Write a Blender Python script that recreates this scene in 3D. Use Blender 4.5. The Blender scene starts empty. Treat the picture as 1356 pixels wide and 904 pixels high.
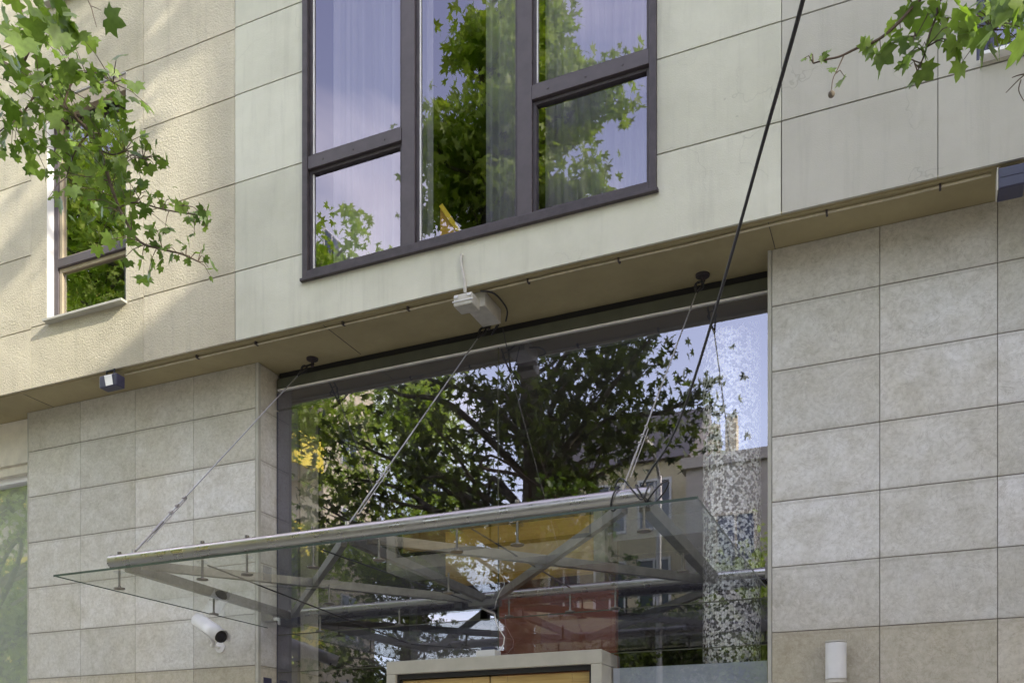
import bpy, bmesh, math, random
import numpy as np
from mathutils import Vector, Matrix
R = math.radians
random.seed(7)
rng = np.random.default_rng(7)
scn = bpy.context.scene
COL = scn.collection

# ------------------------------------------------------------------ camera numbers (facade is the plane Y=0)
FPX, BETA, CY, CZ = 1247.0, R(23.28), -5.945, 1.6
def P(px, py, Y):
    """point in the plane Y=const that a survey pixel (1356 wide) of the photograph measures"""
    d = px - 678.0; n = Y - CY
    X = -math.sin(BETA)*FPX + math.cos(BETA)*d
    k = n/(math.cos(BETA)*FPX + math.sin(BETA)*d)
    return Vector((X*k, Y, CZ + (1040-py)*k))
def proj(p):
    n = p[1]-CY; s = p[0]
    dep = -s*math.sin(BETA)+n*math.cos(BETA); u = s*math.cos(BETA)+n*math.sin(BETA)
    if dep < 0.15: return None
    return 678+FPX*u/dep, 1040-FPX*(p[2]-CZ)/dep
def in_frame(p, m=60):
    q = proj(p)
    return q is not None and -m < q[0] < 1356+m and -m < q[1] < 904+m and p[1] < 0.5

# ------------------------------------------------------------------ mesh helper
class MB:
    def __init__(s): s.v=[]; s.f=[]; s.tone=[]; s.smooth=[]
    def add(s, vs, fs, tone=0.5, smooth=False):
        b=len(s.v); s.v += [tuple(v) for v in vs]
        for f in fs: s.f.append([i+b for i in f]); s.tone.append(tone); s.smooth.append(smooth)
    def box(s, x0,x1,y0,y1,z0,z1, tone=0.5):
        x0,x1=min(x0,x1),max(x0,x1); y0,y1=min(y0,y1),max(y0,y1); z0,z1=min(z0,z1),max(z0,z1)
        vs=[(x,y,z) for z in (z0,z1) for y in (y0,y1) for x in (x0,x1)]
        s.add(vs,[(0,2,3,1),(4,5,7,6),(0,1,5,4),(2,6,7,3),(0,4,6,2),(1,3,7,5)],tone)
        return s
    def obox(s, c, ax, ay, az, hx, hy, hz, tone=0.5):
        c=Vector(c); ax,ay,az=[Vector(a).normalized() for a in (ax,ay,az)]
        vs=[c+ax*hx*i+ay*hy*j+az*hz*k for k in (-1,1) for j in (-1,1) for i in (-1,1)]
        s.add(vs,[(0,2,3,1),(4,5,7,6),(0,1,5,4),(2,6,7,3),(0,4,6,2),(1,3,7,5)],tone); return s
    def bar(s, a, b, w, h, tone=0.5):
        a,b=Vector(a),Vector(b); d=(b-a).normalized(); up=Vector((0,0,1))
        side=d.cross(up).normalized(); up=side.cross(d)
        return s.obox((a+b)/2,d,side,up,(b-a).length/2,w/2,h/2,tone)
    def tube(s, pts, r, n=12, cap=True, tone=0.5):
        pts=[Vector(p) for p in pts]; m=len(pts)
        rs = r if isinstance(r,(list,tuple)) else [r]*m
        t0=(pts[1]-pts[0]).normalized()
        ref=Vector((0,0,1)) if abs(t0.z)<.9 else Vector((1,0,0))
        u=t0.cross(ref).normalized(); vs=[]
        for i,p in enumerate(pts):
            t=(pts[min(i+1,m-1)]-pts[max(i-1,0)]).normalized()
            u=(u-t*u.dot(t)).normalized(); w=t.cross(u)
            for k in range(n):
                a=2*math.pi*k/n; vs.append(p+(u*math.cos(a)+w*math.sin(a))*rs[i])
        fs=[(i*n+k, i*n+(k+1)%n, (i+1)*n+(k+1)%n, (i+1)*n+k) for i in range(m-1) for k in range(n)]
        s.add(vs,fs,tone,True)
        if cap:
            s.add(vs[:n],[tuple(range(n))[::-1]],tone); s.add(vs[-n:],[tuple(range(n))],tone)
        return s
    def build(s, name, mat, parent=None, bevel=0, recalc=True, loc=None):
        me=bpy.data.meshes.new(name); me.from_pydata(s.v,[],s.f)
        me.polygons.foreach_set('use_smooth', s.smooth)
        at=me.attributes.new('tone','FLOAT','FACE'); at.data.foreach_set('value', s.tone)
        if recalc:
            bm=bmesh.new(); bm.from_mesh(me); bmesh.ops.recalc_face_normals(bm,faces=bm.faces); bm.to_mesh(me); bm.free()
        me.materials.append(mat); me.update()
        o=bpy.data.objects.new(name,me); COL.objects.link(o)
        if parent is not None:
            o.parent=parent
            pl = world_loc(parent)
            o.location=-pl
        if bevel:
            md=o.modifiers.new('b','BEVEL'); md.width=bevel; md.segments=2; md.limit_method='ANGLE'
        return o
def world_loc(o):
    l=Vector((0,0,0))
    while o is not None: l+=o.location; o=o.parent
    return l
def thing(name, label, cat, loc=(0,0,0), group=None):
    o=bpy.data.objects.new(name,None); COL.objects.link(o); o.location=loc; o.empty_display_size=.1
    return tag(o,label,cat,group)
def tag(o,label=None,cat=None,group=None,kind=None):
    if label:o['label']=label
    if cat:o['category']=cat
    if group:o['group']=group
    if kind:o['kind']=kind
    return o
def struct(o): o['kind']='structure'; return o
def bx(name,mat,parent,*a,bevel=0): return MB().box(*a).build(name,mat,parent,bevel)

# ------------------------------------------------------------------ materials
def newmat(name):
    m=bpy.data.materials.new(name); m.use_nodes=True; nt=m.node_tree
    return m, nt, nt.nodes, nt.links, nt.nodes['Principled BSDF']
def N(ns,t,**k):
    n=ns.new(t)
    for a,b in k.items():
        if a in n.inputs: n.inputs[a].default_value=b
        else: setattr(n,a,b)
    return n
def ramp(ns, stops, interp='LINEAR'):
    r=ns.new('ShaderNodeValToRGB'); e=r.color_ramp; e.interpolation=interp
    while len(e.elements)<len(stops): e.elements.new(.5)
    for i,(p,c) in enumerate(stops):
        e.elements[i].position=p; e.elements[i].color=(*c,1) if len(c)==3 else c
    return r
def coords(ns,ls,scale=(1,1,1)):
    g=ns.new('ShaderNodeNewGeometry'); mp=ns.new('ShaderNodeMapping'); mp.inputs['Scale'].default_value=scale
    ls.new(g.outputs['Position'],mp.inputs['Vector']); return mp.outputs['Vector']
def mixc(ns,ls,fac,a,b,mode='MIX'):
    m=ns.new('ShaderNodeMix'); m.data_type='RGBA'; m.blend_type=mode
    for sock,v in ((m.inputs[0],fac),(m.inputs[6],a),(m.inputs[7],b)):
        if hasattr(v,'links') or hasattr(v,'is_linked'): ls.new(v,sock)
        elif isinstance(v,(int,float)): sock.default_value=v
        else: sock.default_value=(*v,1)
    return m.outputs[2]
def plain(name,col,rough=.5,metal=0,var=.12,scale=8,bump=0,bscale=60):
    m,nt,ns,ls,b=newmat(name)
    v=coords(ns,ls); n=N(ns,'ShaderNodeTexNoise',Scale=scale,Detail=6.0,Roughness=.6); ls.new(v,n.inputs['Vector'])
    r=ramp(ns,[(.3,tuple(c*(1-var) for c in col)),(.7,tuple(min(1,c*(1+var)) for c in col))])
    ls.new(n.outputs['Fac'],r.inputs['Fac']); ls.new(r.outputs['Color'],b.inputs['Base Color'])
    b.inputs['Roughness'].default_value=rough; b.inputs['Metallic'].default_value=metal
    if bump:
        n2=N(ns,'ShaderNodeTexNoise',Scale=bscale,Detail=4.0); ls.new(v,n2.inputs['Vector'])
        bp=N(ns,'ShaderNodeBump',Strength=1.0,Distance=bump); ls.new(n2.outputs['Fac'],bp.inputs['Height']); ls.new(bp.outputs['Normal'],b.inputs['Normal'])
    return m
def brushed(name,col,rough=.28):
    m,nt,ns,ls,b=newmat(name)
    v=coords(ns,ls,(3,3,3)); n=N(ns,'ShaderNodeTexNoise',Scale=4.0,Detail=4.0); ls.new(v,n.inputs['Vector'])
    r=ramp(ns,[(.3,(rough*.7,)*3),(.7,(rough*1.5,)*3)]); ls.new(n.outputs['Fac'],r.inputs['Fac']); ls.new(r.outputs['Color'],b.inputs['Roughness'])
    v2=coords(ns,ls); n2=N(ns,'ShaderNodeTexNoise',Scale=9.0,Detail=8.0); ls.new(v2,n2.inputs['Vector'])
    c=mixc(ns,ls,n2.outputs['Fac'],tuple(x*.78 for x in col),col); ls.new(c,b.inputs['Base Color'])
    b.inputs['Metallic'].default_value=1
    return m
def stucco(name, c1, c2, bumpd, bscale, streak=.25):
    m,nt,ns,ls,b=newmat(name)
    v=coords(ns,ls)
    n=N(ns,'ShaderNodeTexNoise',Scale=1.6,Detail=9.0,Roughness=.65); ls.new(v,n.inputs['Vector'])
    r=ramp(ns,[(.32,c2),(.62,c1)]); ls.new(n.outputs['Fac'],r.inputs['Fac'])
    at=N(ns,'ShaderNodeAttribute',attribute_name='tone')
    rt=ramp(ns,[(0,(.86,.86,.84)),(1,(1.0,1.0,1.0))]); ls.new(at.outputs['Fac'],rt.inputs['Fac'])
    c=mixc(ns,ls,1.0,r.outputs['Color'],rt.outputs['Color'],'MULTIPLY')
    # rain streaks, narrow in x, long in z
    vs=coords(ns,ls,(14,14,.9)); s=N(ns,'ShaderNodeTexNoise',Scale=1.0,Detail=5.0,Roughness=.7); ls.new(vs,s.inputs['Vector'])
    rs=ramp(ns,[(.52,(0,0,0)),(.75,(1,1,1))]); ls.new(s.outputs['Fac'],rs.inputs['Fac'])
    mm=N(ns,'ShaderNodeMath',operation='MULTIPLY'); ls.new(rs.outputs['Color'],mm.inputs[0]); mm.inputs[1].default_value=streak
    c=mixc(ns,ls,mm.outputs[0],c,tuple(x*.6 for x in c2))
    # small scuffs
    k=N(ns,'ShaderNodeTexNoise',Scale=11.0,Detail=10.0,Roughness=.75); ls.new(v,k.inputs['Vector'])
    rk=ramp(ns,[(.66,(0,0,0)),(.78,(1,1,1))]); ls.new(k.outputs['Fac'],rk.inputs['Fac'])
    m2=N(ns,'ShaderNodeMath',operation='MULTIPLY'); ls.new(rk.outputs['Color'],m2.inputs[0]); m2.inputs[1].default_value=.45
    c=mixc(ns,ls,m2.outputs[0],c,tuple(x*.62 for x in c2))
    # hairline cracks
    w=N(ns,'ShaderNodeTexNoise',Scale=2.2,Detail=4.0); ls.new(v,w.inputs['Vector'])
    va=N(ns,'ShaderNodeVectorMath',operation='ADD'); ls.new(v,va.inputs[0]); ls.new(w.outputs['Color'],va.inputs[1])
    vo=N(ns,'ShaderNodeTexVoronoi',feature='DISTANCE_TO_EDGE',Scale=.9); ls.new(va.outputs[0],vo.inputs['Vector'])
    rc=ramp(ns,[(0,(1,1,1)),(.0035,(0,0,0))]); ls.new(vo.outputs['Distance'],rc.inputs['Fac'])
    gt=N(ns,'ShaderNodeTexNoise',Scale=1.1,Detail=3.0); ls.new(v,gt.inputs['Vector'])
    rg=ramp(ns,[(.52,(0,0,0)),(.6,(1,1,1))]); ls.new(gt.outputs['Fac'],rg.inputs['Fac'])
    m3=N(ns,'ShaderNodeMath',operation='MULTIPLY'); ls.new(rc.outputs['Color'],m3.inputs[0]); ls.new(rg.outputs['Color'],m3.inputs[1])
    m4=N(ns,'ShaderNodeMath',operation='MULTIPLY'); ls.new(m3.outputs[0],m4.inputs[0]); m4.inputs[1].default_value=.4
    c=mixc(ns,ls,m4.outputs[0],c,tuple(x*.5 for x in c2))
    ls.new(c,b.inputs['Base Color']); b.inputs['Roughness'].default_value=.9
    n2=N(ns,'ShaderNodeTexNoise',Scale=bscale,Detail=3.0,Roughness=.6); ls.new(v,n2.inputs['Vector'])
    n3=N(ns,'ShaderNodeTexNoise',Scale=4.0,Detail=2.0); ls.new(v,n3.inputs['Vector'])
    bp=N(ns,'ShaderNodeBump',Strength=1.0,Distance=bumpd); ls.new(n2.outputs['Fac'],bp.inputs['Height'])
    bp2=N(ns,'ShaderNodeBump',Strength=1.0,Distance=.010); ls.new(n3.outputs['Fac'],bp2.inputs['Height']); ls.new(bp.outputs['Normal'],bp2.inputs['Normal'])
    ls.new(bp2.outputs['Normal'],b.inputs['Normal'])
    return m
def stone(name):
    m,nt,ns,ls,b=newmat(name)
    v=coords(ns,ls)
    at=N(ns,'ShaderNodeAttribute',attribute_name='tone')
    # shift the texture per slab so that the pattern breaks at joints
    cb=N(ns,'ShaderNodeVectorMath',operation='ADD'); ls.new(v,cb.inputs[0])
    sc=N(ns,'ShaderNodeMath',operation='MULTIPLY'); ls.new(at.outputs['Fac'],sc.inputs[0]); sc.inputs[1].default_value=37.0
    ls.new(sc.outputs[0],cb.inputs[1]); vv=cb.outputs[0]
    n=N(ns,'ShaderNodeTexNoise',Scale=4.6,Detail=14.0,Roughness=.76,Distortion=.35); ls.new(vv,n.inputs['Vector'])
    r=ramp(ns,[(.30,(.44,.425,.37)),(.47,(.57,.562,.525)),(.66,(.66,.66,.645))]); ls.new(n.outputs['Fac'],r.inputs['Fac'])
    rt=ramp(ns,[(0,(.86,.85,.81)),(.5,(.99,.98,.95)),(1,(1.08,1.08,1.10))]); 
    fr=N(ns,'ShaderNodeMath',operation='FRACT'); m7=N(ns,'ShaderNodeMath',operation='MULTIPLY'); ls.new(at.outputs['Fac'],m7.inputs[0]); m7.inputs[1].default_value=7.3
    ls.new(m7.outputs[0],fr.inputs[0]); ls.new(fr.outputs[0],rt.inputs['Fac'])
    c=mixc(ns,ls,1.0,r.outputs['Color'],rt.outputs['Color'],'MULTIPLY')
    # veins + flecks
    vn=N(ns,'ShaderNodeTexNoise',Scale=6.0,Detail=7.0,Roughness=.7,Distortion=2.2); ls.new(vv,vn.inputs['Vector'])
    rv=ramp(ns,[(.485,(0,0,0)),(.5,(1,1,1)),(.515,(0,0,0))]); ls.new(vn.outputs['Fac'],rv.inputs['Fac'])
    mv=N(ns,'ShaderNodeMath',operation='MULTIPLY'); ls.new(rv.outputs['Color'],mv.inputs[0]); mv.inputs[1].default_value=.42
    c=mixc(ns,ls,mv.outputs[0],c,(.22,.19,.14))
    fl=N(ns,'ShaderNodeTexNoise',Scale=17.0,Detail=6.0,Roughness=.7,Distortion=1.5); ls.new(vv,fl.inputs['Vector'])
    rf=ramp(ns,[(.61,(0,0,0)),(.66,(1,1,1))]); ls.new(fl.outputs['Fac'],rf.inputs['Fac'])
    mf=N(ns,'ShaderNodeMath',operation='MULTIPLY'); ls.new(rf.outputs['Color'],mf.inputs[0]); mf.inputs[1].default_value=.75
    c=mixc(ns,ls,mf.outputs[0],c,(.62,.6,.55))
    pt=N(ns,'ShaderNodeTexNoise',Scale=38.0,Detail=5.0,Roughness=.7); ls.new(vv,pt.inputs['Vector'])
    rp=ramp(ns,[(.35,(.88,.88,.86)),(.6,(1.05,1.05,1.05))]); ls.new(pt.outputs['Fac'],rp.inputs['Fac'])
    c=mixc(ns,ls,1.0,c,rp.outputs['Color'],'MULTIPLY')
    # lower courses are browner from splashes; slabs just under the soffit are weathered, with shading mixed into the colour
    g=ns.new('ShaderNodeSeparateXYZ'); ls.new(v,g.inputs[0])
    st=N(ns,'ShaderNodeMath',operation='LESS_THAN'); ls.new(g.outputs['Z'],st.inputs[0]); st.inputs[1].default_value=2.541
    c=mixc(ns,ls,st.outputs[0],c,mixc(ns,ls,1.0,c,(.84,.80,.70),'MULTIPLY'))
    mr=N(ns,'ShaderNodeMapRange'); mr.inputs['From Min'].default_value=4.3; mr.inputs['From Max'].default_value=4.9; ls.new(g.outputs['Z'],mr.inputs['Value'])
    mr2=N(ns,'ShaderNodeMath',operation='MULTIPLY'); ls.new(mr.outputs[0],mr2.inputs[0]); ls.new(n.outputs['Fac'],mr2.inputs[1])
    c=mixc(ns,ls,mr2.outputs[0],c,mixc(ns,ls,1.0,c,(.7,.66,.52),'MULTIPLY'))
    # grime gathered along the horizontal joints
    za=N(ns,'ShaderNodeMath',operation='SUBTRACT'); ls.new(g.outputs['Z'],za.inputs[0]); za.inputs[1].default_value=.14
    zb_=N(ns,'ShaderNodeMath',operation='DIVIDE'); ls.new(za.outputs[0],zb_.inputs[0]); zb_.inputs[1].default_value=.4
    zf=N(ns,'ShaderNodeMath',operation='FRACT'); ls.new(zb_.outputs[0],zf.inputs[0])
    zr=ramp(ns,[(0,(1,1,1)),(.03,(.25,.25,.25)),(.10,(0,0,0)),(.93,(0,0,0)),(.955,(.5,.5,.5)),(.97,(.15,.15,.15)),(1,(.5,.5,.5))]); ls.new(zf.outputs[0],zr.inputs['Fac'])
    zm=N(ns,'ShaderNodeMath',operation='MULTIPLY'); ls.new(zr.outputs['Color'],zm.inputs[0]); ls.new(n.outputs['Fac'],zm.inputs[1])
    c=mixc(ns,ls,zm.outputs[0],c,(.22,.19,.14))
    dn=N(ns,'ShaderNodeTexNoise',Scale=.9,Detail=4.0,Roughness=.6); ls.new(v,dn.inputs['Vector'])
    dr=ramp(ns,[(.45,(0,0,0)),(.7,(.6,.6,.6))]); ls.new(dn.outputs['Fac'],dr.inputs['Fac'])
    c=mixc(ns,ls,dr.outputs['Color'],c,mixc(ns,ls,1.0,c,(.93,.88,.77),'MULTIPLY'))
    ls.new(c,b.inputs['Base Color']); b.inputs['Roughness'].default_value=.62
    bp=N(ns,'ShaderNodeBump',Strength=.5,Distance=.0015); ls.new(pt.outputs['Fac'],bp.inputs['Height']); ls.new(bp.outputs['Normal'],b.inputs['Normal'])
    return m
def glass(name, refl, tint, rtint, wob=0.0, rough=0.0):
    m,nt,ns,ls,b=newmat(name); ns.remove(b); out=ns['Material Output']
    t=N(ns,'ShaderNodeBsdfTransparent'); t.inputs['Color'].default_value=(*tint,1)
    g=N(ns,'ShaderNodeBsdfGlossy'); g.inputs['Color'].default_value=(*rtint,1); g.inputs['Roughness'].default_value=rough
    if wob:
        v=coords(ns,ls); n=N(ns,'ShaderNodeTexNoise',Scale=1.1,Detail=1.0); ls.new(v,n.inputs['Vector'])
        bp=N(ns,'ShaderNodeBump',Strength=1.0,Distance=wob); ls.new(n.outputs['Fac'],bp.inputs['Height']); ls.new(bp.outputs['Normal'],g.inputs['Normal'])
    f=N(ns,'ShaderNodeLayerWeight'); pw=N(ns,'ShaderNodeMath',operation='POWER'); ls.new(f.outputs['Facing'],pw.inputs[0]); f.inputs['Blend'].default_value=.5; pw.inputs[1].default_value=5.0
    mr=N(ns,'ShaderNodeMapRange'); mr.inputs['From Min'].default_value=0; mr.inputs['From Max'].default_value=1; mr.inputs['To Min'].default_value=refl; mr.inputs['To Max'].default_value=.95
    ls.new(pw.outputs[0],mr.inputs['Value'])
    mx=N(ns,'ShaderNodeMixShader'); ls.new(mr.outputs[0],mx.inputs[0]); ls.new(t.outputs[0],mx.inputs[1]); ls.new(g.outputs[0],mx.inputs[2]); ls.new(mx.outputs[0],out.inputs['Surface'])
    return m
def leafmat(name, c1, c2, trans=.5):
    m,nt,ns,ls,b=newmat(name); out=ns['Material Output']
    at=N(ns,'ShaderNodeAttribute',attribute_name='tone')
    r=ramp(ns,[(0,c1),(1,c2)]); ls.new(at.outputs['Fac'],r.inputs['Fac'])
    v=coords(ns,ls); n=N(ns,'ShaderNodeTexNoise',Scale=45.0,Detail=4.0); ls.new(v,n.inputs['Vector'])
    rn=ramp(ns,[(.3,(.75,.75,.7)),(.7,(1.1,1.1,1.1))]); ls.new(n.outputs['Fac'],rn.inputs['Fac'])
    c=mixc(ns,ls,1.0,r.outputs['Color'],rn.outputs['Color'],'MULTIPLY')
    ls.new(c,b.inputs['Base Color']); b.inputs['Roughness'].default_value=.45
    t=N(ns,'ShaderNodeBsdfTranslucent'); cc=mixc(ns,ls,1.0,c,(1.5,1.7,.5),'MULTIPLY'); ls.new(cc,t.inputs['Color'])
    mx=N(ns,'ShaderNodeMixShader'); mx.inputs[0].default_value=trans; ls.new(b.outputs[0],mx.inputs[1]); ls.new(t.outputs[0],mx.inputs[2]); ls.new(mx.outputs[0],out.inputs['Surface'])
    return m
def mosaic(name):
    m,nt,ns,ls,b=newmat(name); v=coords(ns,ls)
    vo=N(ns,'ShaderNodeTexVoronoi',Scale=56.0); ls.new(v,vo.inputs['Vector'])
    sp=ns.new('ShaderNodeSeparateColor'); ls.new(vo.outputs['Color'],sp.inputs[0])
    r=ramp(ns,[(0,(.015,.015,.018)),(.30,(.07,.065,.06)),(.42,(.55,.55,.56)),(.5,(.97,.97,.97)),(.8,(.82,.80,.76))],'CONSTANT'); ls.new(sp.outputs[0],r.inputs['Fac'])
    ve=N(ns,'ShaderNodeTexVoronoi',Scale=56.0,feature='DISTANCE_TO_EDGE'); ls.new(v,ve.inputs['Vector'])
    re=ramp(ns,[(.03,(0,0,0)),(.07,(1,1,1))]); ls.new(ve.outputs['Distance'],re.inputs['Fac'])
    c=mixc(ns,ls,re.outputs['Color'],(.3,.3,.3),r.outputs['Color']); ls.new(c,b.inputs['Base Color'])
    b.inputs['Roughness'].default_value=.2
    return m
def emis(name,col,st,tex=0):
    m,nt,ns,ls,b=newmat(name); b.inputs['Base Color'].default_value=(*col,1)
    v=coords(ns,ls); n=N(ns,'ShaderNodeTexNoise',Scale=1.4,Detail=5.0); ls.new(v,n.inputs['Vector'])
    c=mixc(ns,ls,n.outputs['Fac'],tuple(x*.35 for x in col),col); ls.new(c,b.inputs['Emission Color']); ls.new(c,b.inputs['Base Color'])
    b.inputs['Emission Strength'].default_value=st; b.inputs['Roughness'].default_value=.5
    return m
def woodmat(name):
    m,nt,ns,ls,b=newmat(name); v=coords(ns,ls,(2,30,30))
    n=N(ns,'ShaderNodeTexNoise',Scale=1.6,Detail=8.0,Distortion=.7); ls.new(v,n.inputs['Vector'])
    r=ramp(ns,[(.3,(.40,.26,.08)),(.7,(.62,.45,.17))]); ls.new(n.outputs['Fac'],r.inputs['Fac']); ls.new(r.outputs['Color'],b.inputs['Base Color'])
    b.inputs['Roughness'].default_value=.35; return m
def barkmat(name):
    m,nt,ns,ls,b=newmat(name); v=coords(ns,ls)
    n=N(ns,'ShaderNodeTexNoise',Scale=7.0,Detail=6.0,Distortion=.8); ls.new(v,n.inputs['Vector'])
    r=ramp(ns,[(.35,(.05,.042,.03)),(.5,(.13,.11,.08)),(.65,(.24,.22,.16))]); ls.new(n.outputs['Fac'],r.inputs['Fac']); ls.new(r.outputs['Color'],b.inputs['Base Color'])
    b.inputs['Roughness'].default_value=.9
    bp=N(ns,'ShaderNodeBump',Strength=.6,Distance=.01); ls.new(n.outputs['Fac'],bp.inputs['Height']); ls.new(bp.outputs['Normal'],b.inputs['Normal']); return m
def clothmat(name):
    m,nt,ns,ls,b=newmat(name); out=ns['Material Output']
    b.inputs['Base Color'].default_value=(.6,.6,.6,1); b.inputs['Roughness'].default_value=.9
    t=N(ns,'ShaderNodeBsdfTranslucent'); t.inputs['Color'].default_value=(.55,.55,.56,1)
    tr=N(ns,'ShaderNodeBsdfTransparent')
    v=coords(ns,ls,(300,300,300)); n=N(ns,'ShaderNodeTexNoise',Scale=1.0); ls.new(v,n.inputs['Vector'])
    bp=N(ns,'ShaderNodeBump',Strength=.2,Distance=.001); ls.new(n.outputs['Fac'],bp.inputs['Height']); ls.new(bp.outputs['Normal'],b.inputs['Normal'])
    mx=N(ns,'ShaderNodeMixShader'); mx.inputs[0].default_value=.3; ls.new(b.outputs[0],mx.inputs[1]); ls.new(t.outputs[0],mx.inputs[2])
    m2=N(ns,'ShaderNodeMixShader'); m2.inputs[0].default_value=.38; ls.new(mx.outputs[0],m2.inputs[1]); ls.new(tr.outputs[0],m2.inputs[2]); ls.new(m2.outputs[0],out.inputs['Surface'])
    return m

M=dict(
 blind=plain('pale_green_blind',(.50,.54,.46),.7,var=.05),
 bluegrey=plain('blue_grey_panel',(.075,.075,.095),.7,var=.05),
 paint=stucco('pale_green_render',(.655,.65,.53),(.56,.555,.45),.0014,150,.30),
 beige=stucco('beige_stucco',(.62,.57,.43),(.50,.455,.34),.010,75,.38),
 grey=stucco('grey_render',(.53,.515,.44),(.475,.46,.39),.0015,140,.28),
 joint=plain('panel_joint',(.16,.145,.115),.9),  # dark brown core seen in the panel joints
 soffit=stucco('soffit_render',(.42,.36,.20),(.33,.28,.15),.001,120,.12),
 stone=stone('limestone'), mortar=plain('mortar',(.24,.225,.19),.95),
 stonetrim=plain('stone_trim',(.42,.41,.35),.7,bump=.001),
 frame=plain('window_frame_brown',(.052,.042,.045),.6,var=.3,scale=14,bump=.0006,bscale=90),
 sash=plain('sash_brown',(.075,.062,.066),.55,var=.15,scale=10),
 navy=plain('navy_frame',(.045,.045,.085),.4),
 bead=plain('light_bead',(.85,.84,.80),.4),
 cream=plain('cream_paint',(.70,.66,.55),.7,bump=.0006),
 tan=plain('tan_wood_frame',(.36,.30,.20),.5),
 olive=plain('olive_metal',(.085,.09,.06),.8),
 black=plain('black_rubber',(.012,.012,.012),.6),
 dark=plain('dark_interior',(.035,.034,.032),.85),
 darkgrey=plain('interior_ceiling',(.12,.12,.125),.85),
 steel=brushed('stainless_steel',(.42,.41,.385),.28), steel2=plain('satin_steel',(.17,.16,.14),.4,.5,var=.25,scale=12),
 galv=plain('galvanised',(.38,.37,.35),.4,.6),
 cable=plain('black_cable',(.016,.016,.018),.45), wire=brushed('steel_wire',(.6,.6,.6),.35),
 white=plain('white_plastic',(.66,.66,.64),.4,var=.05), greybox=plain('grey_plastic',(.48,.46,.40),.5,var=.15,scale=20),
 conduit=plain('painted_conduit',(.52,.47,.33),.5,var=.2,scale=20),
 glz=glass('storefront_glass',.24,(.95,.96,.95),(.82,.80,.90),.0005,.012),
 pane=glass('window_glass',.25,(.86,.86,.88),(.56,.545,.62),.0005),
 cglass=glass('canopy_glass',.06,(.84,.88,.85),(.95,.97,.97)),
 gedge=plain('glass_edge',(.03,.05,.042),.3),
 leafA=leafmat('plane_leaf_near',(.075,.13,.025),(.21,.30,.065),.40),
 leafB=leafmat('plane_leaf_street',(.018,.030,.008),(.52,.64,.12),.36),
 bark=barkmat('plane_bark'), twig=plain('twig',(.09,.065,.045),.8),
 mosaic=mosaic('broken_tile_mosaic'), amber=emis('amber_wall_glowing',(.50,.31,.05),.30), red=emis('red_wall_glowing',(.22,.050,.016),.07),  # amber and red walls glow to stand in for lobby lighting
 wood=woodmat('oak_door'), portal=plain('grey_beige_portal',(.46,.44,.37),.45,var=.08), cloth=clothmat('sheer_voile'),
 frost=plain('frosted_film',(.42,.46,.52),.6), yellow=plain('yellow_paint',(.85,.62,.02),.5), orange=plain('orange_board',(.62,.33,.03),.5),
 asphalt=plain('asphalt',(.055,.055,.057),.9,bump=.003), paving=plain('paving_stone',(.30,.29,.27),.85,var=.15,bump=.002), kerb=plain('kerb_granite',(.33,.33,.32),.8),
 earth=plain('ground_earth',(.16,.15,.11),.95),
 bcream=plain('cream_facade',(.66,.58,.44),.85,var=.05), bwhite=plain('white_facade',(.74,.74,.72),.8,var=.05), byell=plain('yellow_panel',(.85,.66,.03),.5,var=.04),
 bgrey=plain('grey_stone_facade',(.50,.46,.39),.85,var=.12,scale=2), bochre=plain('ochre_facade',(.62,.55,.36),.85,var=.1), roof=plain('slate_roof',(.17,.16,.16),.8),
 bglass=plain('dark_window',(.05,.07,.10),.12), shutter=plain('shutter_blue_grey',(.12,.14,.20),.6), green_h=leafmat('hedge_leaf',(.03,.06,.015),(.08,.12,.03),.3),
 lens=plain('lens',(.01,.01,.012),.08), chrome=brushed('lamp_lens',(.8,.8,.85),.1), bluelens=plain('blue_reflecting_glass',(.05,.055,.09),.55,var=.05),
)

# ------------------------------------------------------------------ ground and street (setting)
def sheet(name,mat,x0,x1,y0,y1,z): return struct(MB().box(x0,x1,y0,y1,z-.25,z).build(name,mat))
sheet('ground',M['earth'],-400,400,-400,400,-.16)
sheet('road',M['asphalt'],-200,200,-16.0,-7.0,-.12)
sheet('pavement',M['paving'],-200,200,-6.85,0.0,0)
sheet('far_pavement',M['paving'],-200,200,-20.0,-16.15,0)
sheet('kerb',M['kerb'],-200,200,-7.0,-6.85,0.003)
sheet('far_kerb',M['kerb'],-200,200,-16.15,-16.0,0.003)

# ------------------------------------------------------------------ the facade
YU=-.357; ZS=4.89
hotel=thing('building','stone and render street building with glazed entrance under a projecting upper storey','building')
def cells(x0,x1,z0,z1,holes):
    xs=sorted({x0,x1,*[h for q in holes for h in q[:2] if x0<h<x1]}); zs=sorted({z0,z1,*[h for q in holes for h in q[2:] if z0<h<z1]})
    for i in range(len(xs)-1):
        for j in range(len(zs)-1):
            cx,cz=(xs[i]+xs[i+1])/2,(zs[j]+zs[j+1])/2
            if not any(q[0]<cx<q[1] and q[2]<cz<q[3] for q in holes): yield xs[i],xs[i+1],zs[j],zs[j+1]
WIN=(-4.024,-1.447,5.20,8.2); WL=(-6.558,-5.698,5.395,7.2); WL2=(-6.558,-5.698,7.985,9.4); WR=(.29,1.35,5.46,7.3)
HOLES=[WIN,WL,WL2,WR]
core=MB()
for c in cells(-10.5,4.5,ZS+.012,9.9,HOLES): core.box(c[0],c[1],YU+.012,YU+.16,c[2],c[3])
core.build('wall_core',M['joint'],hotel)
G=.0045; GX=.0022
def panels(mb,x0,x1,zs,holes=HOLES,y=YU):
    for a,b in zip(zs,zs[1:]):
        t=random.random()
        for c in cells(x0+GX,x1-GX,a+G,b-G,holes): mb.box(c[0],c[1],y,y+.016,c[2],c[3],t)
bg=MB()
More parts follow.
